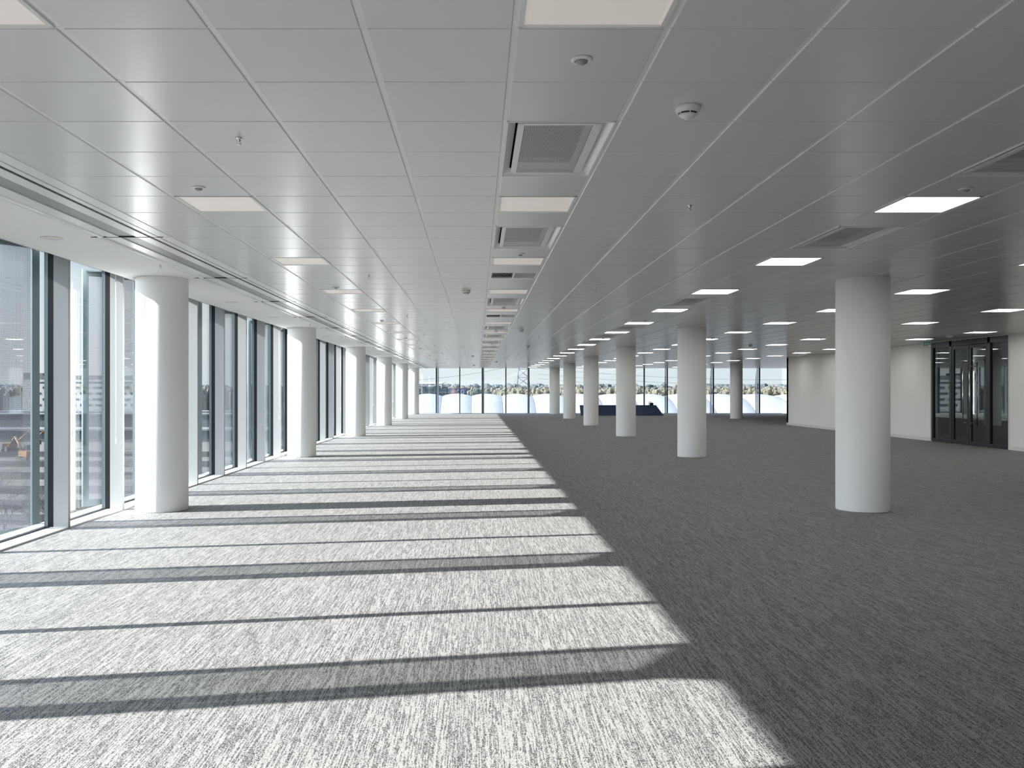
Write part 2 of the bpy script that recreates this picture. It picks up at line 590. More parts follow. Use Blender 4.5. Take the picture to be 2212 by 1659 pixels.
# ------------------------------------------------------------------ air vents (1 x 2 tiles)
def make_vent():
    r = empty('air_vent')
    f = MB()
    # sloping flaps at both long sides and thin end lips
    z0, z1 = H - 0.001, H + 0.045
    for sx in (0, 1):
        xa = 0.012 if sx == 0 else 0.588
        xb = 0.062 if sx == 0 else 0.538
        q = [(xa, 0.008, z0), (xb, 0.008, z1), (xb, 1.192, z1), (xa, 1.192, z0)]
        f.face(q if sx == 0 else q[::-1])
    f.box(0.008, 0.004, z0 - 0.002, 0.016, 1.196, z0 + 0.02); f.box(0.584, 0.004, z0 - 0.002, 0.592, 1.196, z0 + 0.02)
    f.box(0.008, 0.004, z0 - 0.002, 0.592, 0.012, z0 + 0.02); f.box(0.008, 1.188, z0 - 0.002, 0.592, 1.196, z0 + 0.02)
    f.face([(0.012, 1.19, z0), (0.588, 1.19, z0), (0.588, 1.15, z1), (0.012, 1.15, z1)])
    f.build('surround', M['satin_white'], r)
    g = MB()
    a0, a1, b0, b1, zp = 0.070, 0.530, 0.055, 1.160, H + 0.006
    w_ = 0.035
    g.box(a0, b0, zp, a0 + w_, b1, zp + 0.012); g.box(a1 - w_ - 0.012, b0, zp, a1, b1, zp + 0.012)
    g.box(a0, b0, zp, a1, b0 + w_, zp + 0.012); g.box(a0, b1 - w_, zp, a1, b1, zp + 0.012)
    rim = g.build('plate_rim', M['satin_white'], r)
    p = MB(); p.face([(a0 + w_, b0 + w_, zp + 0.004), (a0 + w_, b1 - w_, zp + 0.004), (a1 - w_ - 0.012, b1 - w_, zp + 0.004), (a1 - w_ - 0.012, b0 + w_, zp + 0.004)])
    p.build('perforated_plate', M['ventperf'], rim)
    d = MB()
    d.box(a0 + w_ + 0.0, b0 + w_, zp + 0.05, a1 - 0.085, b1 - 0.22, zp + 0.055)
    d.build('filter_tray', M['slot'], r)
    d2 = MB()
    d2.box(a1 - 0.085, b0 + w_, zp + 0.02, a1 - w_ - 0.012, b1 - w_, zp + 0.055)
    d2.box(a0 + w_, b1 - 0.22, zp + 0.02, a1 - 0.085, b1 - w_, zp + 0.055)
    d2.build('tray_wall', M['rail'], r)
    return r
vp = make_vent()
first = True
cnt = {}
vtxt = {0: 'open-edged perforated air vent in the row straight ahead', 5: 'perforated air vent in the bright light row by the shaded columns'}
for (k, i) in VENTS:
    o = vp if first else copy_tree(vp)
    first = False
    o.location = (tile_x(k), tile_y(i), 0)
    c = cnt[k] = cnt.get(k, -1) + 1
    tag(o, '%s, %s along it' % (vtxt[k], ordinal(c)), 'air vent', 'perforated ceiling air vents')

def make_grille():
    r = empty('louvred_vent')
    f = MB()
    f.box(0.008, 0.004, H, 0.592, 0.05, H + 0.02); f.box(0.008, 0.55, H, 0.592, 0.596, H + 0.02)
    f.box(0.008, 0.05, H, 0.03, 0.55, H + 0.02); f.box(0.57, 0.05, H, 0.592, 0.55, H + 0.02); f.box(0.29, 0.05, H, 0.31, 0.55, H + 0.02)
    f.build('frame', M['satin_white'], r)
    b = MB(); b.box(0.03, 0.05, H + 0.03, 0.57, 0.55, H + 0.035)
    b.build('duct_opening', M['slot'], r)
    l = MB()
    for s_ in range(14):
        x = 0.036 + s_ * 0.0185
        l.face([(x, 0.05, H), (x + 0.009, 0.05, H + 0.022), (x + 0.009, 0.55, H + 0.022), (x, 0.55, H)][::-1])
        l.face([(x + 0.002, 0.05, H), (x + 0.011, 0.05, H + 0.022), (x + 0.011, 0.55, H + 0.022), (x + 0.002, 0.55, H)])
        x = 0.318 + s_ * 0.0185
        l.face([(x + 0.009, 0.05, H), (x, 0.05, H + 0.022), (x, 0.55, H + 0.022), (x + 0.009, 0.55, H)])
        l.face([(x + 0.011, 0.05, H), (x + 0.002, 0.05, H + 0.022), (x + 0.002, 0.55, H + 0.022), (x + 0.011, 0.55, H)][::-1])
    l.build('louvres', M['satin_white'], r)
    return r
gp = make_grille()
for q, (k, i) in enumerate(GRILLES):
    o = gp if q == 0 else copy_tree(gp)
    o.location = (tile_x(k), tile_y(i), 0)
    tag(o, ['wide louvred air vent with black and white blades, larger of the two straight ahead', 'smaller distant louvred air vent with dark and pale blades straight ahead'][q], 'air vent', 'louvred ceiling vents')

# ------------------------------------------------------------------ smoke detectors, sensors, sprinklers
def make_smoke():
    r = empty('smoke_detector')
    b = MB(); b.lathe([(0.060, 0), (0.063, -0.004), (0.063, -0.020), (0.058, -0.024), (0.056, -0.030)], (0, 0, 0))
    b.build('base', M['white_plastic'], r)
    s = MB(); s.lathe([(0.052, -0.028), (0.043, -0.038), (0.040, -0.042)], (0, 0, 0))
    c = MB(); c.lathe([(0.047, -0.0405), (0.038, -0.050), (0.022, -0.058), (0.018, -0.062), (0.0, -0.063)], (0, 0, 0))
    c.lathe([(0.0565, -0.026), (0.052, -0.034), (0.050, -0.0335)], (0, 0, 0))
    for q in range(6):
        t = PI / 6 + q * PI / 3
        c.bar((0.056 * math.cos(t), 0.056 * math.sin(t), -0.026), (0.044 * math.cos(t), 0.044 * math.sin(t), -0.043), 0.003, n=5)
    cv = c.build('cover', M['white_plastic'], r)
    s.build('smoke_slot', M['slot'], cv)
    return r
SMOKE = [(1.06, 4.43, 'white smoke detector with black slots, largest on the ceiling'),
         (-0.16, 12.6, 'white smoke detector on the tile beside the louvred vent'),
         (1.03, 20.8, 'small smoke detector just off the vent row, third in distance'),
         (1.64, 28.5, 'small smoke detector two tiles off the vent row, near a column reflection'),
         (-0.19, 36.6, 'tiny smoke detector near the far windows, beside the distant vents'),
         (0.95, 44.0, 'tiny far smoke detector on the shaded side of the vent row'),
         (-0.20, 50.5, 'tiny smoke detector closest to the far window head'),
         (8.70, 28.0, 'dark looking smoke detector between the shaded column rows')]
sp = make_smoke()
for q, (x, y, l) in enumerate(SMOKE):
    o = sp if q == 0 else copy_tree(sp)
    o.location = (x, y, H)
    tag(o, l, 'smoke detector', 'ceiling smoke detectors')

def make_sensor():
    r = empty('motion_sensor')
    b = MB(); b.lathe([(0.046, 0.0), (0.048, -0.004), (0.042, -0.010), (0.030, -0.012), (0.028, -0.008)], (0, 0, 0))
    rg = b.build('ring', M['white_plastic'], r)
    s = MB(); s.lathe([(0.028, -0.006), (0.024, -0.018), (0.014, -0.024), (0.0, -0.026)], (0, 0, 0))
    s.build('lens', M['grey_lens'], rg)
    return r
SENS = []
for q, y in enumerate([3.79, 9.22, 15.17, 21.2, 27.2, 33.2, 39.2, 45.2]):
    SENS.append((0.45, y, 'white ceiling motion sensor with grey lens in the vent row, %s along it' % ordinal(q)))
for q, y in enumerate([6.19, 12.2, 18.07, 24.1, 30.1, 36.1, 42.1]):
    SENS.append((-1.96, y, 'white motion sensor beside the unlit lights over the sunny side, %s along' % ordinal(q)))
for q, y in enumerate([6.23, 18.2, 24.2, 30.2, 36.2, 42.2]):
    SENS.append((3.46, y, 'motion sensor in the bright light row by the shaded columns, %s along' % ordinal(q)))
for q, y in enumerate([18.2, 24.2, 30.2, 36.2, 42.2]):
    SENS.append((6.46, y, 'motion sensor in the light row past the big shaded column, %s along' % ordinal(q)))
for q, y in enumerate([24.2, 30.2, 36.2, 42.2]):
    SENS.append((9.46, y, 'motion sensor in the light row facing the plain wall, %s along' % ordinal(q)))
np_ = make_sensor()
for q, (x, y, l) in enumerate(SENS):
    o = np_ if q == 0 else copy_tree(np_)
    o.location = (x, y, H)
    tag(o, l, 'motion sensor', 'ceiling motion sensors')

def make_sprinkler():
    r = empty('sprinkler')
    b = MB(); b.lathe([(0.020, 0.0), (0.020, -0.003), (0.010, -0.006), (0.007, -0.012), (0.007, -0.024)], (0, 0, 0), n=14)
    b.build('escutcheon', M['chrome'], r)
    s = MB()
    s.bar((-0.008, 0, -0.012), (-0.010, 0, -0.034), 0.002, n=5); s.bar((0.008, 0, -0.012), (0.010, 0, -0.034), 0.002, n=5)
    s.lathe([(0.015, -0.034), (0.015, -0.037), (0.003, -0.040)], (0, 0, 0), n=14)
    s.build('deflector', M['chrome'], r)
    return r
SPR = []
for q, y in enumerate([4.98, 10.93, 16.9, 22.4, 28.0, 34.0, 40.0]):
    SPR.append((-1.35, y, 'tiny steel fire sprinkler on the sunny side ceiling, %s away from the camera' % ordinal(q)))
for q, y in enumerate([6.79, 12.2, 17.56, 23.4, 29.4, 35.4]):
    SPR.append((1.64, y, 'tiny steel fire sprinkler on the shaded side ceiling, %s away from the camera' % ordinal(q)))
SPR.append((-3.62, 10.04, 'tiny sprinkler in the plasterboard margin above the big sunlit column'))
SPR.append((-3.62, 19.0, 'tiny sprinkler in the plasterboard margin above the second sunlit column'))
pp = make_sprinkler()
for q, (x, y, l) in enumerate(SPR):
    o = pp if q == 0 else copy_tree(pp)
    o.location = (x, y, H)
    tag(o, l, 'sprinkler', 'ceiling sprinklers')

def make_downlight():
    r = empty('downlight')
    b = MB(); b.lathe([(0.100, 0.0), (0.102, -0.004), (0.088, -0.009), (0.072, -0.003), (0.071, 0.002)], (0, 0, 0))
    b.build('bezel', M['white_plastic'], r)
    s = MB(); s.lathe([(0.0, -0.0015), (0.074, -0.0015), (0.074, 0.002), (0.0, 0.002)], (0, 0, 0))
    s.build('lens', mat('warm downlight lens', (0.82, 0.80, 0.70), rough=0.4), r)
    return r
dp_ = make_downlight()
DL = []
for c in range(-1, 6):
    DL += [2.3 + 9 * c + 3.0 + 9.0 - 9.0 if False else 11.3 + 9 * c - 3.05, 11.3 + 9 * c + 3.0]
DL = sorted([y for y in DL if y > 7.5 and y < 56])
for q, y in enumerate(DL):
    o = dp_ if q == 0 else copy_tree(dp_)
    o.location = (-3.99, y, H)
    tag(o, 'round recessed downlight in the plasterboard margin over the windows, %s from the camera' % ordinal(q), 'downlight', 'recessed downlights in the window margin')

# ------------------------------------------------------------------ columns
def make_column():
    mb = MB()
    R = 0.325
    mb.lathe([(R - 0.006, 0.0), (R - 0.001, 0.004), (R, 0.012), (R, H - 0.012), (R - 0.004, H - 0.004), (R - 0.004, H + 0.0)], (0, 0, 0), n=72)
    return mb.build('column', M['column'])
colp = make_column()
cols = []
for q in range(6):
    cols.append((-4.05, 11.3 + 9 * q, 'round white column by the sunlit window wall, %s one away from the camera' % ordinal(q)))
for q in range(6):
    cols.append((4.95, 11.3 + 9 * q, 'round white column standing on the shaded carpet, %s one away from the camera' % ordinal(q)))
cols.append((13.93, 47.3, 'slim looking grey column near the far windows beside the plain wall'))
cols.append((13.93, 56.3, 'column against the far windows, mostly hidden behind nearer columns'))
cols.append((-4.05, 2.3, 'white column by the windows just out of the picture'))
cols.append((4.95, 2.3, 'white column on the shaded carpet just out of the picture'))
for q, (x, y, l) in enumerate(cols):
    o = colp if q == 0 else copy_tree(colp)
    o.location = (x, y, 0)
    tag(o, l, 'column', 'round white columns', kind='thing')

# ------------------------------------------------------------------ left glazing: a mullion every 1.5 m
win_n = 0
def new_window():
    global win_n
    win_n += 1
    return 'window_%d' % win_n
MULL_Y0 = 9.77
ZT = 3.09
def left_window():
    r = empty('window_1')
    # local origin: far mullion; the pane spans towards the camera
    f = MB()
    f.box(-4.758, -0.025, 0.0, -4.695, 0.025, 3.28)                # black gasketed edge
    f.box(-4.80, -1.475, 0.0, -4.735, -0.025, 0.022)               # bottom gasket
    f.box(-4.80, -1.475, ZT, -4.735, -0.025, 3.28)                 # head
    f.build('frame', M['black'], r)
    k = MB(); k.box(-4.80, -0.022, 0.0, -4.758, 0.022, 3.28); k.build('outer_cap', M['screenframe'], r)
    g = MB(); g.box(-4.695, -0.026, 0.0, -4.532, 0.026, 3.28)
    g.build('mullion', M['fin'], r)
    p = MB(); p.box(-4.772, -1.475, 0.02, -4.760, -0.025, ZT)
    p.build('pane', M['glass'], r)
    return r
lw = left_window()
first = True
q = -12
while MULL_Y0 + 1.5 * q < YF - 0.3:
    o = lw if first else copy_tree(lw)
    nm = new_window(); o.name = nm
    first = False
    o.location = (0, MULL_Y0 + 1.5 * q, 0)
    tag(o, None, None, None, 'structure')
    q += 1

mb = MB(); mb.box(-4.735, YB, -0.02, -4.535, YF, 0.016)
tag(mb.build('trim_1', M['skirt']), kind='structure')
mb = MB(); mb.box(-5.06, YB, -0.30, -4.80, YF + 0.3, -0.004)
tag(mb.build('trim_2', M['ledge']), kind='structure')

# ------------------------------------------------------------------ sun screens outside the glass
def make_screen(name, L, z0, z1, plate=False):
    """panel along local +x, centred on its thickness"""
    r = empty(name)
    f = MB()
    t = 0.02
    f.box(0, -t, z0, 0.085, t, z1); f.box(L - 0.085, -t, z0, L, t, z1)
    f.box(0.085, -t, z1 - 0.085, L - 0.085, t, z1); f.box(0.085, -t, z0, L - 0.085, t, z0 + 0.085)
    f.build('frame', M['screenframe'], r)
    s = MB(); s.face([(0.085, 0, z0 + 0.085), (L - 0.085, 0, z0 + 0.085), (L - 0.085, 0, z1 - 0.085), (0.085, 0, z1 - 0.085)])
    s.build('perforated_sheet', M['perf'], r)
    b = MB()
    for z in (z0 + 0.04, z1 - 0.04):
        b.bar((L * 0.75, -t, z), (L * 0.75 + 0.02, -0.22, z), 0.015, n=8)
    if plate:
        pl = [(0.04, -0.01), (L * 0.50, -0.62), (L, -0.24), (L - 0.02, -0.01)]
        b.face([(p[0], p[1], z1 - 0.02) for p in pl]); b.face([(p[0], p[1], z1 - 0.035) for p in pl[::-1]])
        for i in range(4):
            p, q_ = pl[i], pl[(i + 1) % 4]
            b.face([(p[0], p[1], z1 - 0.035), (q_[0], q_[1], z1 - 0.035), (q_[0], q_[1], z1 - 0.02), (p[0], p[1], z1 - 0.02)])
    b.build('bracket', M['screenframe'], r)
    return r
# near edge (-5.60, m-0.30), far edge (-5.07, m+0.40)
va = Vector((-5.60, -0.30)); vb = Vector((-5.07, 0.40))
LS = (vb - va).length
ang = math.atan2((vb - va).y, (vb - va).x)
sp_ = make_screen('sun_screen', LS, -0.12, 3.25, True)
first = True
c = 0
m_y = MULL_Y0 - 18.0
while m_y < YF - 1.0:
    o = sp_ if first else copy_tree(sp_)
    first = False
    o.location = (va.x, m_y + va.y, 0)
    o.rotation_euler = (0, 0, ang)
    if m_y < 8:
        lab = {0: 'perforated metal sun screen casting the widest shadow band on the carpet',
               1: 'perforated metal sun screen casting the second wide shadow band'}.get(int(round((m_y - 3.77) / 3.0)), 'perforated metal sun screen outside the glazing behind the viewpoint')
    else:
        lab = 'upright perforated metal sun screen outside the long window wall, %s one seen' % ordinal(c)
        c += 1
    tag(o, lab, 'sun screen', 'perforated sun screens outside the long window wall')
    m_y += 3.0

# ------------------------------------------------------------------ far glazing
def far_window():
    r = empty('window_60')
    f = MB()
    f.box(-0.035, YF - 0.03, 0.0, 0.035, YF + 0.14, 3.10)
    f.box(0.035, YF - 0.01, 0.0, 1.465, YF + 0.06, 0.03)
    f.build('frame', M['slate'], r)
    p = MB(); p.box(0.035, YF + 0.02, 0.03, 1.465, YF + 0.032, 3.10)
    p.build('pane', M['glass'], r)
    return r
fw = far_window()
first = True
fx = 0.36 - 4.5
while fx < XE - 1.5:
    o = fw if first else copy_tree(fw)
    first = False
    o.name = new_window()
    o.location = (fx, 0, 0)
    tag(o, kind='structure')
    fx += 1.5
mb = MB()
mb.box(-4.80, YF - 0.03, 0.0, -4.12, YF + 0.10, 3.10)
tag(mb.build('wall_far_corner', M['fin']), kind='structure')
mb = MB(); mb.box(-4.735, YF - 0.12, -0.02, XE, YF - 0.03, 0.014)
tag(mb.build('trim_3', M['skirt']), kind='structure')
fs = make_screen('sun_screen', 0.80, -0.12, 3.25)
first = True
c = 0
fx = 0.36 - 3.0
while fx < XE - 1.0:
    o = fs if first else copy_tree(fs)
    first = False
    o.location = (fx - 0.06, YF + 0.28, 0)
    o.rotation_euler = (0, 0, math.radians(80))
    tag(o, 'dark framed sun screen seen edge-on beyond the far windows, %s from the sunny corner' % ordinal(c), 'sun screen', 'sun screens outside the far windows')
    c += 1
    fx += 3.0

# blind cords hanging at the window-side columns
def make_cord():
    r = empty('blind_cord')
    a = MB()
    a.bar((0, 0, 0.0), (0, 0, -2.02), 0.004, n=6)
    a.bar((0, -0.012, 0.0), (0, -0.012, -2.02), 0.002, n=6)
    a.build('cord', M['white_plastic'], r)
    b = MB(); b.lathe([(0.0, -2.10), (0.009, -2.08), (0.006, -2.02), (0.0, -2.01)], (0, 0, 0), n=10)
    b.build('weight', M['white_plastic'], r)
    return r
cp = make_cord()
for q in range(6):
    o = cp if q == 0 else copy_tree(cp)
    o.location = (-4.49, 10.93 + 9 * q, H)
    tag(o, 'white blind cord hanging in front of the windows at the %s sunlit column' % ordinal(q), 'blind cord', 'hanging blind cords')

# ------------------------------------------------------------------ walls
YD0, YD1 = 22.60, 26.45
mb = MB()
mb.box(XR, YD1, 0, XR + 0.2, YW, 3.28)
mb.box(XR, YW - 0.2, 0, XE, YW, 3.28)
tag(mb.build('wall_right_far', M['wall']), kind='structure')
mb = MB(); mb.box(XR, YB, 0, XR + 0.2, YD0, 3.28)
tag(mb.build('wall_right_near', M['wall']), kind='structure')
# unseen glazing added behind the viewpoint to raise the ambient light
q = 0
while -4.6 + 1.5 * q < XR - 0.3:
    x = -4.6 + 1.5 * q
    x2 = min(x + 1.5, XR + 0.1)
    r = empty(new_window(), (x, 0, 0)); tag(r, kind='structure')
    mb = MB(); mb.box(0, YB - 0.1, 0, 0.06, YB + 0.05, 3.28); mb.box(0.06, YB - 0.1, 3.1, x2 - x, YB + 0.02, 3.28); mb.build('frame', M['slate'], r)
    mb = MB(); mb.box(0.06, YB - 0.03, 0.0, x2 - x, YB - 0.018, 3.1); mb.build('pane', M['glass'], r)
    q += 1
mb = MB(); mb.box(XE, YW - 0.2, -0.3, XE + 0.2, YF + 0.2, 3.6)
tag(mb.build('wall_east', M['wall']), kind='structure')
mb = MB(); mb.box(XR - 0.016, YD1 + 0.06, 0, XR, YW + 0.016, 0.10); mb.box(XR - 0.016, YW, 0, XE, YW + 0.016, 0.10)
tag(mb.build('baseboard_far', M['skirt']), kind='structure')
mb = MB(); mb.box(XR - 0.016, YB, 0, XR, YD0 - 0.05, 0.10)
tag(mb.build('baseboard_near', M['skirt']), kind='structure')
mb = MB()
mb.box(XR - 0.01, YD1, 0, XR, YD1 + 0.055, H); mb.box(XR - 0.01, YD0 - 0.05, 0, XR, YD0, H)
mb.box(XR - 0.035, YB, H - 0.012, XR, YW, H)
tag(mb.build('trim_4', M['skirt']), kind='structure')

# lobby behind the glazed screen
mb = MB()
mb.box(XR + 0.2, 20.0, -0.05, 20.0, 31.0, -0.001, mi=1)
mb.box(XR + 0.2, 20.0, 2.90, 20.0, 31.0, 3.0)
mb.box(17.2, 20.0, 0, 17.4, 24.6, 2.9)
mb.box(16.2, 25.6, 0, 16.4, 31.0, 2.9)
mb.box(XR + 0.2, 30.8, 0, 20, 31.0, 2.9)
mb.box(19.8, 20, 0, 20, 31, 2.9)
mb.box(XR + 0.2, 20.0, 0, 20.0, 20.2, 2.9)
tag(mb.build('wall_lobby', [M['lobby'], M['lobbyfloor']]), kind='structure')

# glazed door screen
xf0, xf1 = XR + 0.01, XR + 0.09
mb = MB()
for (a, b) in ((22.60, 22.66), (23.44, 23.56), (25.34, 25.46), (26.37, 26.45)):
    mb.box(xf0, a, 0, xf1, b, H)
mb.box(xf0, 22.66, 2.80, xf1, 26.37, H)
mb.box(xf0, 22.66, 0, xf1, 23.44, 0.10); mb.box(xf0, 25.46, 0, xf1, 26.37, 0.10)
tag(mb.build('door_3_frame', M['doorframe']), kind='structure')
for nm, a, b in (('window_80', 22.66, 23.44), ('window_81', 25.46, 26.37)):
    mb = MB(); mb.box(XR + 0.045, a, 0.10, XR + 0.055, b, 2.80)
    tag(mb.build(nm, M['doorglass']), kind='structure')
for nm, a, b, hy in (('door_1', 23.57, 24.44, 24.28), ('door_2', 24.46, 25.33, 24.62)):
    r = empty(nm, (XR, a, 0))
    tag(r, kind='structure')
    L = b - a
    f = MB()
    f.box(0.02, 0, 0.012, 0.075, 0.085, 2.79); f.box(0.02, L - 0.085, 0.012, 0.075, L, 2.79)
    f.box(0.02, 0.085, 2.70, 0.075, L - 0.085, 2.79); f.box(0.02, 0.085, 0.012, 0.075, L - 0.085, 0.11)
    lf = f.build('leaf_frame', M['doorframe'], r)
    p = MB(); p.box(0.043, 0.085, 0.11, 0.053, L - 0.085, 2.70)
    p.build('pane', M['doorglass'], r)
    h = MB()
    for xx in (-0.06, 0.155):
        h.bar((xx, hy - a, 0.52), (xx, hy - a, 2.30), 0.016, n=12)
    for zz in (0.62, 2.20):
        h.bar((-0.06, hy - a, zz), (0.155, hy - a, zz), 0.008, n=8)
    h.build('pull_handle', M['chrome'], r)
    if nm == 'door_2':
        k = MB(); k.bar((0.018, 0.045, 1.02), (0.006, 0.045, 1.02), 0.02, n=16); k.box(0.008, 0.033, 0.96, 0.02, 0.057, 1.06)
        k.build('lock', M['chrome'], lf)

# exit sign
r = empty('exit_sign', (12.95, 25.2, 0))
tag(r, 'green emergency exit sign hanging from the ceiling beside the dark glazed doors', 'exit sign')
mb = MB(); mb.box(0, 0, 2.80, 0.03, 0.32, 2.945); hs = mb.build('housing', M['white_plastic'], r)
mb = MB(); mb.box(-0.003, 0.008, 2.808, 0.0, 0.312, 2.937); mb.box(0.004, -0.002, 2.808, 0.026, 0.0, 2.937); fc = mb.build('face', M['green'], hs)
mb = MB()
def px2(yc, zc, w_, h_): mb.box(-0.006, yc - w_ / 2, zc - h_ / 2, -0.003, yc + w_ / 2, zc + h_ / 2)
mb.bar((-0.005, 0.20, 2.915), (-0.0045, 0.20, 2.915), 0.012, n=12)
px2(0.205, 2.885, 0.018, 0.036); px2(0.19, 2.855, 0.03, 0.010); px2(0.222, 2.842, 0.010, 0.03); px2(0.18, 2.84, 0.01, 0.03); px2(0.225, 2.89, 0.03, 0.008)
px2(0.27, 2.87, 0.05, 0.004); px2(0.292, 2.87, 0.004, 0.09)
px2(0.10, 2.87, 0.07, 0.014)
mb.face([(-0.005, 0.065, 2.895), (-0.005, 0.03, 2.87), (-0.005, 0.065, 2.845)])
mb.build('pictogram', M['pictogram'], hs)
mb = MB(); mb.bar((0.015, 0.08, 2.945), (0.015, 0.08, H), 0.005); mb.bar((0.015, 0.24, 2.945), (0.015, 0.24, H), 0.005); mb.build('hanger', M['chrome'], r)

r = empty('emergency_light', (12.35, 23.0, H))
tag(r, 'small round white emergency light on the ceiling in front of the dark doors', 'emergency light')
mb = MB(); mb.lathe([(0.085, 0), (0.085, -0.02), (0.075, -0.035)], (0, 0, 0)); mb.build('base', M['white_plastic'], r)
mb = MB(); mb.lathe([(0.072, -0.034), (0.06, -0.05), (0.0, -0.058)], (0, 0, 0)); mb.build('lens', M['satin_white'], r)

# wall switch at the end of the plain wall
r = empty('wall_switch', (XR + 0.0, YW - 0.25, 1.40))
tag(r, 'small white switch plate at the end of the plain wall', 'wall switch')
mb = MB(); mb.box(-0.012, -0.045, -0.045, 0, 0.045, 0.045); mb.build('plate', M['white_plastic'], r)
mb = MB(); mb.box(-0.018, -0.015, -0.02, -0.012, 0.015, 0.02); mb.build('rocker', M['white_plastic'], r)

# ------------------------------------------------------------------ navy board leaning at the far windows
r = empty('display_board', (6.2, 52.7, 0))
tag(r, 'navy blue board with pale oval lines leaning low before the far windows', 'display board')
mb = MB()
# sloping face, front at y=0, top at y=0.55
A = [(0, 0, 0.0), (4.98, 0, 0.0), (4.62, 0.55, 0.62), (0, 0.55, 0.62)]
Bk = [(p[0], p[1] + 0.05, p[2]) for p in A]
mb.face(A); mb.face(Bk[::-1])
for q in range(4):
    mb.face([A[(q + 1) % 4], A[q], Bk[q], Bk[(q + 1) % 4]])
mb.build('panel', M['navy'], r)
def on_board(u, v):   # v 0..1 up the slope
    return (u, v * 0.55 - 0.004, v * 0.62 + 0.004)
mb = MB()
def ellipse(cx, cv, a, b, n=48, t0=0, t1=2 * PI, wd=0.006):
    pts = [on_board(cx + a * math.cos(t0 + (t1 - t0) * i / n), cv + b * math.sin(t0 + (t1 - t0) * i / n)) for i in range(n + 1)]
    for i in range(n): mb.bar(pts[i], pts[i + 1], wd, n=4)
ellipse(3.45, 0.45, 1.02, 0.24); ellipse(3.5, 0.46, 0.7, 0.13); ellipse(3.6, 0.47, 0.25, 0.06)
ellipse(1.15, 0.62, 0.78, 0.14); ellipse(1.3, 0.60, 0.5, 0.08)
mb.build('line_drawing', M['scribble'], r)
mb = MB(); mb.box(0.1, 0.50, 0, 0.14, 0.58, 0.56); mb.box(4.4, 0.50, 0, 4.44, 0.60, 0.50); mb.build('strut', M['navy'], r)
r = empty('equipment_case', (10.42, 53.34, 0))
tag(r, 'small black case with carry handle behind the top edge of the navy board', 'case')
mb = MB(); mb.box(0.06, 0.0, 0.0, 0.26, 0.22, 0.76); mb.build('case_body', M['black'], r)
mb = MB(); mb.bar((0.0, 0.1, 0.55), (0.0, 0.1, 0.80), 0.014); mb.bar((0.0, 0.1, 0.80), (0.17, 0.1, 0.80), 0.014); mb.bar((0.0, 0.1, 0.55), (0.06, 0.1, 0.55), 0.014); mb.bar((0.17, 0.1, 0.80), (0.17, 0.1, 0.76), 0.014); mb.build('handle', M['black'], r)

# ================================================================== outside
G = -12.3   # street level below this floor
mg = mat('dusty brown open ground', (0.062, 0.056, 0.048), rough=0.95, var=0.35, vscale=0.35)
mb = MB()
mb.face([(-1500, -300, G), (1500, -300, G), (1500, 2500, G), (-1500, 2500, G)])
tag(mb.build('ground', mg), kind='structure')

# white fabric roof made of bulging bays
M['fabric'] = mat('white roof membrane', (0.165, 0.172, 0.178), rough=0.6)
M['cable'] = mat('grey steel cable', (0.06, 0.07, 0.08), rough=0.5)
M['seam'] = mat('pale blue grey valley gutter', (0.075, 0.085, 0.10), rough=0.6)
rf = empty('fabric_roof', (0, 0, 0))
tag(rf, 'long white fabric roof of bulging bays outside the far windows', 'roof')
NB = 18
per = 7.0
P0 = Vector((-42.0, 214.0)); P1 = Vector((94.0, 186.0))
dirv = (P1 - P0).normalized(); nrm = Vector((0.0, 1.0))   # away from us
if nrm.y < 0: nrm = -nrm
step = (P1 - P0).length / NB
edges = [0.0]
for q in range(NB): edges.append(edges[-1] + 6.6 * (1 + 0.018 * q))
for q in range(NB):
    mb = MB()
    nu, nv = 12, 14
    base = len(mb.v)
    for v in range(nv + 1):
        t = v / nv
        # depth profile: rises from the eaves, flattens at the crest, falls beyond
        back = t * 34.0
        zc = EYE - 0.95 - 11.0 * (1 - min(1, t * 1.35)) ** 2.2 - (2.5 * max(0, t - 0.78) / 0.22)
        for u in range(nu + 1):
            s_ = u / nu
            bulge = math.sin(PI * s_) ** 0.7 * 0.62
            ub = (s_ - 0.5) * 0.985
            p = P0 + dirv * (edges[q] + (0.5 + ub) * (edges[q + 1] - edges[q])) + nrm * (back - 34 * 0.5)
            mb.v.append((p.x, p.y, zc + bulge - 0.55))
    for v in range(nv):
        for u in range(nu):
            a = base + v * (nu + 1) + u
            mb.f.append((a, a + 1, a + nu + 2, a + nu + 1)); mb.m.append(0); mb.sm.append(True)
    mb.build('roof_bay', M['fabric'], rf)
mb = MB()
for q in range(1, NB):
    last = None
    for v in range(15):
        t = v / 14
        zc = EYE - 0.95 - 11.0 * (1 - min(1, t * 1.35)) ** 2.2 - (2.5 * max(0, t - 0.78) / 0.22)
        p = P0 + dirv * edges[q] + nrm * (t * 34 - 17)
        cur = (p.x, p.y, zc - 0.62)
        if last: mb.bar(last, cur, 0.16, n=6)
        last = cur
mb.build('valley_gutter', M['seam'], rf)

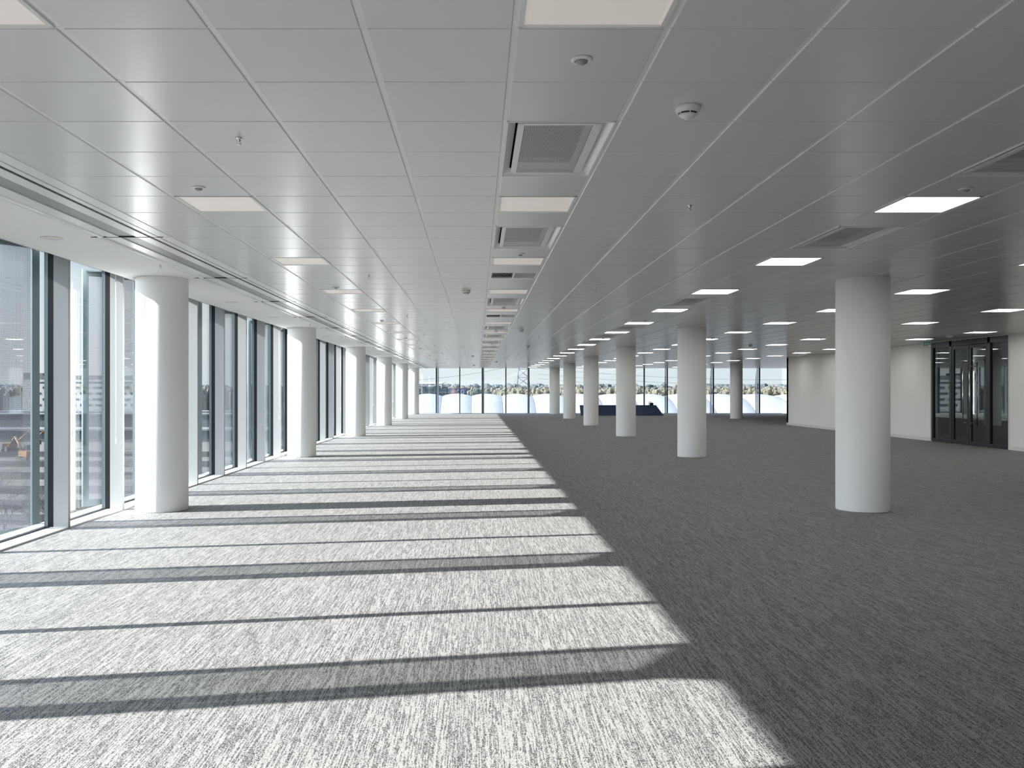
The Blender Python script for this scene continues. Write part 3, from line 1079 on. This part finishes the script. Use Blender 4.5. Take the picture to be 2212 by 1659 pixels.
# woodland bands
def blob_band(name, m, x0, x1, yfun, n, rlo, rhi, zlo, zhi, seed, squash=0.8):
    rr = random.Random(seed)
    mb = MB()
    for _ in range(n):
        x = rr.uniform(x0, x1)
        y = yfun(x) + rr.uniform(-25, 25)
        r_ = rr.uniform(rlo, rhi)
        zc = rr.uniform(zlo, zhi)
        k = len(mb.v)
        nu, nv = 7, 5
        for v in range(nv + 1):
            ph = PI * v / nv
            for u in range(nu):
                th_ = 2 * PI * u / nu
                d = Vector((math.sin(ph) * math.cos(th_), math.sin(ph) * math.sin(th_), math.cos(ph)))
                rad = r_ * (1 + 0.35 * noise.noise(d * 1.9 + Vector((x, y, 0)) * 0.37))
                mb.v.append((x + d.x * rad, y + d.y * rad, zc + d.z * rad * squash))
        for v in range(nv):
            for u in range(nu):
                a = k + v * nu + u; b = k + v * nu + (u + 1) % nu
                mb.f.append((a, a + nu, b + nu, b)); mb.m.append(0); mb.sm.append(False)
        # skirt so that each crown stands on the ground
        mb.bar((x, y, G), (x, y, zc), r_ * 0.75, n=7, smooth=False, caps=False)
    return tag(mb.build(name, m), kind='stuff')
m_far = mat('haze-tinted woodland', (0.056, 0.068, 0.072), rough=1.0, var=0.30, vscale=0.30)  # distance haze is put into the foliage colour
m_mid = mat('bare brown woodland', (0.075, 0.068, 0.056), rough=1.0, var=0.45, vscale=0.6)
m_tan = mat('dry tan scrub', (0.085, 0.080, 0.056), rough=1.0, var=0.30, vscale=1.2)
b1 = blob_band('distant_woods', m_far, -520, 560, lambda x: 930, 2300, 2.2, 5.2, -2.5, 4.0, 1, 1.0)
tag(b1, 'woodland along the horizon, tinted blue-grey for haze', 'woodland')
b2 = blob_band('bare_woods', m_mid, -420, 330, lambda x: 560, 2200, 1.1, 2.6, -4, 2.0, 2, 1.15)
tag(b2, 'bare brown woodland in front of the haze-tinted horizon trees', 'woodland')
b3 = blob_band('dry_undergrowth', m_tan, 10, 170, lambda x: 400 - 0.2 * x, 2600, 0.6, 1.4, -3.2, 0.4, 3, 1.7)
tag(b3, 'tan dry scrub just behind the white fabric roof', 'scrub')

# dark evergreens standing out of the woods
M['evergreen'] = mat('dark evergreen foliage', (0.018, 0.030, 0.030), rough=1.0, var=0.4, vscale=0.6)
M['bark'] = mat('grey brown bark', (0.09, 0.075, 0.06), rough=0.9)
def make_tree(seed):
    rr = random.Random(seed)
    r = empty('evergreen_tree')
    t = MB(); t.bar((0, 0, 0), (0, 0, 7), 0.35, r2=0.2, n=7); t.build('trunk', M['bark'], r)
    c = MB()
    for q in range(9):
        a = rr.uniform(0, 2 * PI); d = rr.uniform(0, 3.6); zc = rr.uniform(5.5, 11.5); r_ = rr.uniform(1.6, 3.0)
        x, y = d * math.cos(a), d * math.sin(a)
        k = len(c.v); nu, nv = 10, 7
        for v in range(nv + 1):
            ph = PI * v / nv
            for u in range(nu):
                th_ = 2 * PI * u / nu
                dd = Vector((math.sin(ph) * math.cos(th_), math.sin(ph) * math.sin(th_), math.cos(ph)))
                rad = r_ * (1 + 0.5 * noise.noise(dd * 2.5 + Vector((seed, q, 0))))
                c.v.append((x + dd.x * rad, y + dd.y * rad, zc + dd.z * rad * 0.8))
        for v in range(nv):
            for u in range(nu):
                aa = k + v * nu + u; bb = k + v * nu + (u + 1) % nu
                c.f.append((aa, aa + nu, bb + nu, bb)); c.m.append(0); c.sm.append(False)
    c.build('crown', M['evergreen'], r)
    return r
tp = [make_tree(11), make_tree(12)]
TREES = [(1.5, 520, 1.15, 'dark evergreen just left of a far mullion, behind the blue building'),
         (27.0, 480, 0.95, 'dark evergreen beyond the far windows near the pylon foot'),
         (64.0, 640, 1.25, 'dark evergreen behind the third shaded column gap'),
         (120.0, 700, 1.45, 'dark evergreen clump rising highest beyond the second far bay'),
         (150.0, 760, 1.45, 'dark evergreen beside the highest clump over the fabric roof'),
         (100.0, 470, 0.95, 'dark green conifer above the white roof between shaded columns'),
         (122.0, 440, 0.9, 'dark round evergreen seen left of the slim grey column'),
         (196.0, 620, 1.2, 'dark evergreen seen beside the plain wall end')]
for q, (x, y, s_, l) in enumerate(TREES):
    src = tp[q % 2]
    o = src if q < 2 else copy_tree(src)
    o.location = (x, y, G)
    o.scale = (s_, s_, s_)
    o.rotation_euler = (0, 0, q * 1.3)
    tag(o, l, 'tree', 'evergreen trees among the distant woods')

# blue glazed building with a round sign, beyond the fabric roof
r = empty('office_building', (-24.5, 300, G))
tag(r, 'low building with dark blue fascia and white roof beyond the far windows', 'building')
M['bwall'] = mat('pale building wall', (0.14, 0.145, 0.145), rough=0.7)
M['bdark'] = mat('dark teal glazing band', (0.022, 0.04, 0.055), rough=0.2)
M['bnavy'] = mat('navy fascia', (0.012, 0.022, 0.09), rough=0.4)
M['bwhite'] = mat('white building roof', (0.19, 0.195, 0.20), rough=0.6)
M['salmon'] = mat('salmon round sign', (0.19, 0.085, 0.07), rough=0.5)
M['palelet'] = mat('pale lettering', (0.15, 0.17, 0.21), rough=0.5)
mb = MB(); mb.box(0, 0, 0, 19.6, 26, 14.2); mb.box(-6, 1, 0, 19.8, 26, 11.4); mb.build('wall', M['bwall'], r)
mb = MB(); mb.box(-6, -0.2, 11.9, 15.0, 0.0, 14.35); mb.build('glazing_band', M['bdark'], r)
mb = MB()
for q in range(9): mb.box(-5.5 + q * 2.4, -0.3, 11.8, -5.42 + q * 2.4, -0.2, 14.4)
mb.box(-6, -0.3, 13.0, 15.0, -0.2, 13.10); mb.build('mullions', M['palelet'], r)
mb = MB(); mb.box(15.0, -0.25, 11.9, 20.8, 0.0, 14.35); sg = mb.build('fascia', M['bnavy'], r)
mb = MB(); mb.bar((16.3, -0.25, 13.2), (16.3, -0.45, 13.2), 1.0, n=28); mb.build('round_emblem', M['salmon'], sg)
mb = MB(); mb.bar((16.3, -0.45, 13.2), (16.3, -0.50, 13.2), 0.45, n=20)
for a0, a1, cx in ((0.9, 2 * PI - 0.9, 18.1), (0, 2 * PI, 19.5)):
    last = None
    for i in range(19):
        t = a0 + (a1 - a0) * i / 18
        cur = (cx + 0.48 * math.cos(t), -0.33, 13.2 + 0.62 * math.sin(t))
        if last: mb.bar(last, cur, 0.10, n=5)
        last = cur
mb.build('lettering', M['palelet'], sg)
mb = MB()
for q in range(3): mb.box(1 + q * 4.2, 0.4, 9.6, 4.4 + q * 4.2, 0.5, 11.7)
mb.build('shop_window', M['bdark'], r)
mb = MB()
mb.box(4.6, 2, 14.2, 11.6, 14, 15.0); mb.box(-0.5, 2, 14.2, 2.5, 14, 15.2)
mb.face([(3.6, 1, 15.9), (12.2, 1, 15.9), (13.0, 14, 16.7), (4.6, 14, 16.7)]); mb.face([(3.6, 1, 15.7), (4.6, 14, 16.5), (13.0, 14, 16.5), (12.2, 1, 15.7)])
mb.box(12.3, 3, 14.3, 14.4, 9, 15.9); mb.build('plant_house', M['bwhite'], r)
mb = MB(); mb.box(5.0, 1.9, 14.3, 6.8, 2.0, 15.0); mb.box(9.5, 1.9, 14.3, 11.4, 2.0, 15.0); mb.box(12.4, 2.9, 14.5, 14.3, 3.0, 14.8); mb.build('roof_louvre', M['bdark'], r)

# electricity pylon and cables
r = empty('electricity_pylon', (22.5, 430, G))
tag(r, 'steel lattice electricity pylon beyond the far windows above the tan scrub', 'pylon')
mb = MB()
PH = 44.0
def leg(t, sx, sy):
    w_ = 4.2 * (1 - t) + 0.75 * t
    return Vector((sx * w_, sy * w_, t * PH))
N = 11
for sx in (-1, 1):
    for sy in (-1, 1):
        mb.bar(leg(0, sx, sy), leg(1, sx, sy), 0.13, n=4)
mb.build('corner_legs', M['cable'], r)
mb = MB()
for q in range(N):
    t0, t1 = q / N, (q + 1) / N
    for (a, b) in (((-1, -1), (1, -1)), ((1, -1), (1, 1)), ((1, 1), (-1, 1)), ((-1, 1), (-1, -1))):
        mb.bar(leg(t0, *a), leg(t1, *b), 0.075, n=4); mb.bar(leg(t0, *b), leg(t1, *a), 0.075, n=4)
        mb.bar(leg(t1, *a), leg(t1, *b), 0.07, n=4)
mb.build('lattice', M['cable'], r)
for z, w_ in ((26.0, 8.0), (33.0, 7.0), (40.0, 5.5)):
    mb = MB()
    for s_ in (-1, 1):
        mb.bar((0, 0.8, z), (s_ * w_, 0, z + 0.3), 0.1, n=4); mb.bar((0, -0.8, z), (s_ * w_, 0, z + 0.3), 0.1, n=4); mb.bar((0, 0, z + 2.0), (s_ * w_, 0, z + 0.3), 0.08, n=4)
    mb.build('cross_arm', M['cable'], r)
def cable(name, a, b, sag, rad, label):
    mb = MB(); last = None
    for i in range(41):
        t = i / 40
        p = Vector(a).lerp(Vector(b), t); p.z -= sag * 4 * t * (1 - t)
        if last is not None: mb.bar(last, p, rad, n=4, caps=False)
        last = p
    o = mb.build(name, M['cable'])
    tag(o, label, 'power line', 'overhead power lines')
cable('power_line', (-42, 300, 4.5), (30, 330, 15.0), 3.0, 0.05, 'thin power line rising above the building with the navy fascia')
for q, (z0, z1) in enumerate(((12.0, 8.0), (9.2, 6.2), (7.0, 4.6))):
    cable('power_line', (29.5, 424, z0), (210, 430, z1), 3.2 + q * 0.2, 0.06,
          ['highest power line over the fabric roof, running from the pylon', 'middle power line running from the pylon over the roof', 'lowest power line running from the pylon over the roof'][q])

# tall white block seen past the nearest sun screen
r = empty('apartment_block', (-257, 497, G))
tag(r, 'tall white block with staggered dark window strips outside the nearest glazing', 'building')
M['cream'] = mat('white block render', (0.30, 0.295, 0.285), rough=0.8)
M['win'] = mat('dark window strip', (0.035, 0.05, 0.065), rough=0.2)
M['greyscreen'] = mat('grey roof screen', (0.06, 0.065, 0.065), rough=0.7)
mb = MB(); mb.box(0, 0, 0, 78, 16, 19.6); blk = mb.build('wall', M['cream'], r)
mb = MB(); mb.box(0.3, 0.3, 19.6, 11.6, 15, 23.4); mb.box(11.6, 0.3, 19.6, 77, 15, 22.0); mb.build('roof_screen', M['greyscreen'], r)
for row in range(5):
    z = 1.4 + row * 3.3
    x = 6.0 if row % 2 == 0 else 4.2
    tog = row % 2
    while x < 73:
        L = 3.0 if tog == 0 else 6.4
        mb = MB(); mb.box(x, -0.12, z, x + L, 0.0, z + 1.2); mb.build('window_strip', M['win'], blk)
        x += L + 2.4
        tog = 1 - tog
mb = MB(); mb.box(5, -0.12, 17.6, 74, 0.0, 18.5); mb.build('top_window_strip', M['win'], blk)

# long sheds below it
M['shed'] = mat('grey blue shed cladding', (0.04, 0.046, 0.055), rough=0.6, var=0.15, vscale=0.3)
M['shedroof'] = mat('pale shed roof edge', (0.13, 0.135, 0.14), rough=0.6)
SH = [(-330, 330, 7.0, 4.6, 290, 'long grey-blue shed with pale roof edge below the white block'),
      (-230, 235, 6.0, 3.0, 220, 'second low grey shed closer than the long one'),
      (-300, 420, 10, 3.4, 260, 'far low grey canopy at the foot of the white block')]
for (x, y, dd, hh, L, l) in SH:
    r = empty('storage_shed', (x, y, G))
    tag(r, l, 'shed', 'low sheds across the yard')
    mb = MB(); mb.box(0, 0, 0, L, dd, hh); mb.build('shed_wall', M['shed'], r)
    mb = MB(); mb.box(-0.5, -0.8, hh, L + 0.5, dd + 0.8, hh + 0.5); mb.build('roof_edge', M['shedroof'], r)
# low yard walls / rows of stacked material
M['yard'] = mat('stacked grey material', (0.045, 0.045, 0.043), rough=0.9, var=0.4, vscale=1.2)
yl = ['low dark yard wall furthest across the open ground', 'second low dark yard wall across the open ground', 'third low yard wall over the brown ground', 'fourth low yard wall over the brown ground', 'fifth low yard wall over the brown ground', 'low yard wall closest under the window wall']
for q, (x, y, L) in enumerate(((-190, 182, 175), (-165, 158, 150), (-150, 136, 138), (-120, 117, 110), (-110, 102, 98), (-100, 90, 88))):
    mb = MB(); mb.box(x, y, G, x + L, y + 0.5, G + 1.1)
    o = mb.build('yard_wall', M['yard']); tag(o, yl[q], 'yard wall', 'low walls across the yard')

# orange excavators
M['orange'] = mat('orange machine paint', (0.20, 0.085, 0.015), rough=0.5)
def make_digger():
    r = empty('excavator')
    mb = MB(); mb.box(-1.6, -1.3, 0, 1.6, -0.7, 0.8); mb.box(-1.6, 0.7, 0, 1.6, 1.3, 0.8); mb.build('track', M['slot'], r)
    mb = MB(); mb.box(-1.5, -1.1, 0.9, 1.2, 1.1, 2.0); mb.build('engine_body', M['orange'], r)
    mb = MB(); mb.box(0.2, -1.1, 2.0, 1.3, -0.1, 3.0); mb.build('cab', M['win'], r)
    mb = MB(); mb.bar((1.0, 0.3, 1.9), (3.6, 0.3, 4.6), 0.22, n=6); mb.bar((3.6, 0.3, 4.6), (5.8, 0.3, 2.6), 0.17, n=6); mb.build('boom', M['orange'], r)
    mb = MB(); mb.box(5.3, -0.3, 1.6, 6.1, 0.9, 2.6); mb.build('bucket', M['slot'], r)
    return r
dg = make_digger()
for q, (x, y, a, l) in enumerate(((-104, 196, 0.3, 'orange excavator working on the far brown ground'), (-88, 172, 2.6, 'orange excavator beside the dark yard wall'), (-98, 208, 3.6, 'orange excavator closest to the grey sheds'))):
    o = dg if q == 0 else copy_tree(dg)
    o.location = (x, y, G); o.rotation_euler = (0, 0, a)
    tag(o, l, 'excavator', 'orange excavators on the open ground')

# bare winter trees below the window wall
M['twig'] = mat('grey twig', (0.05, 0.044, 0.038), rough=0.9)
def make_bare(seed, h):
    rr = random.Random(seed)
    r = empty('bare_tree')
    t = MB(); t.bar((0, 0, 0), (0.1, 0, h * 0.35), 0.16, r2=0.12, n=7); t.build('trunk', M['twig'], r)
    b = MB()
    def grow(p, d, L, rad, lev):
        e_ = p + d * L
        b.bar(p, e_, rad, r2=rad * 0.6, n=4 if lev < 3 else 3, caps=False)
        if lev >= 5: return
        for _ in range(3 if lev < 4 else 4):
            nd = (d + Vector((rr.uniform(-.75, .75), rr.uniform(-.75, .75), rr.uniform(-.25, .6)))).normalized()
            grow(p + d * L * rr.uniform(0.55, 1.0), nd, L * rr.uniform(0.6, 0.8), rad * 0.58, lev + 1)
    for _ in range(4):
        d = Vector((rr.uniform(-.6, .6), rr.uniform(-.6, .6), 1)).normalized()
        grow(Vector((0.1, 0, h * rr.uniform(0.25, 0.35))), d, h * 0.24, 0.08, 0)
    b.build('branches', M['twig'], r)
    return r
bt = make_bare(5, 8.0)
for q, (x, y, a, s_, l) in enumerate(((-30.0, 61.0, 0, 1.0, 'bare winter tree just below the nearest window pane'),
                                      (-36.0, 66.0, 2.0, 1.05, 'bare winter tree behind the one at the nearest pane'),
                                      (-23.0, 75.0, 4.0, 0.95, 'bare winter tree further along under the window wall'))):
    o = bt if q == 0 else copy_tree(bt)
    o.location = (x, y, G); o.rotation_euler = (0, 0, a); o.scale = (s_, s_, s_)
    tag(o, l, 'tree', 'bare trees under the window wall')

# small blue van under the trees
r = empty('delivery_van', (-31.5, 58.0, G), 0.2)
tag(r, 'pale blue van parked under the bare tree below the nearest window', 'van')
M['blue'] = mat('pale blue van paint', (0.12, 0.20, 0.33), rough=0.35)
mb = MB(); mb.box(0, 0, 0.35, 3.4, 1.8, 2.1); mb.box(3.4, 0, 0.35, 4.7, 1.8, 1.2); mb.face([(3.4, 0, 2.1), (4.2, 0, 1.2), (4.2, 1.8, 1.2), (3.4, 1.8, 2.1)])
mb.face([(3.4, 0, 2.1), (3.4, 0, 1.2), (4.2, 0, 1.2)]); mb.face([(3.4, 1.8, 2.1), (4.2, 1.8, 1.2), (3.4, 1.8, 1.2)]); mb.build('van_body', M['blue'], r)
for (x, y) in ((0.8, 0), (3.8, 0), (0.8, 1.8), (3.8, 1.8)):
    mb = MB(); mb.bar((x, y - 0.1, 0.35), (x, y + 0.1, 0.35), 0.35, n=16); mb.build('wheel', M['slot'], r)
mb = MB(); mb.face([(3.42, 0.15, 2.02), (3.42, 1.65, 2.02), (4.15, 1.65, 1.27), (4.15, 0.15, 1.27)][::-1]); mb.build('windscreen', M['win'], r)
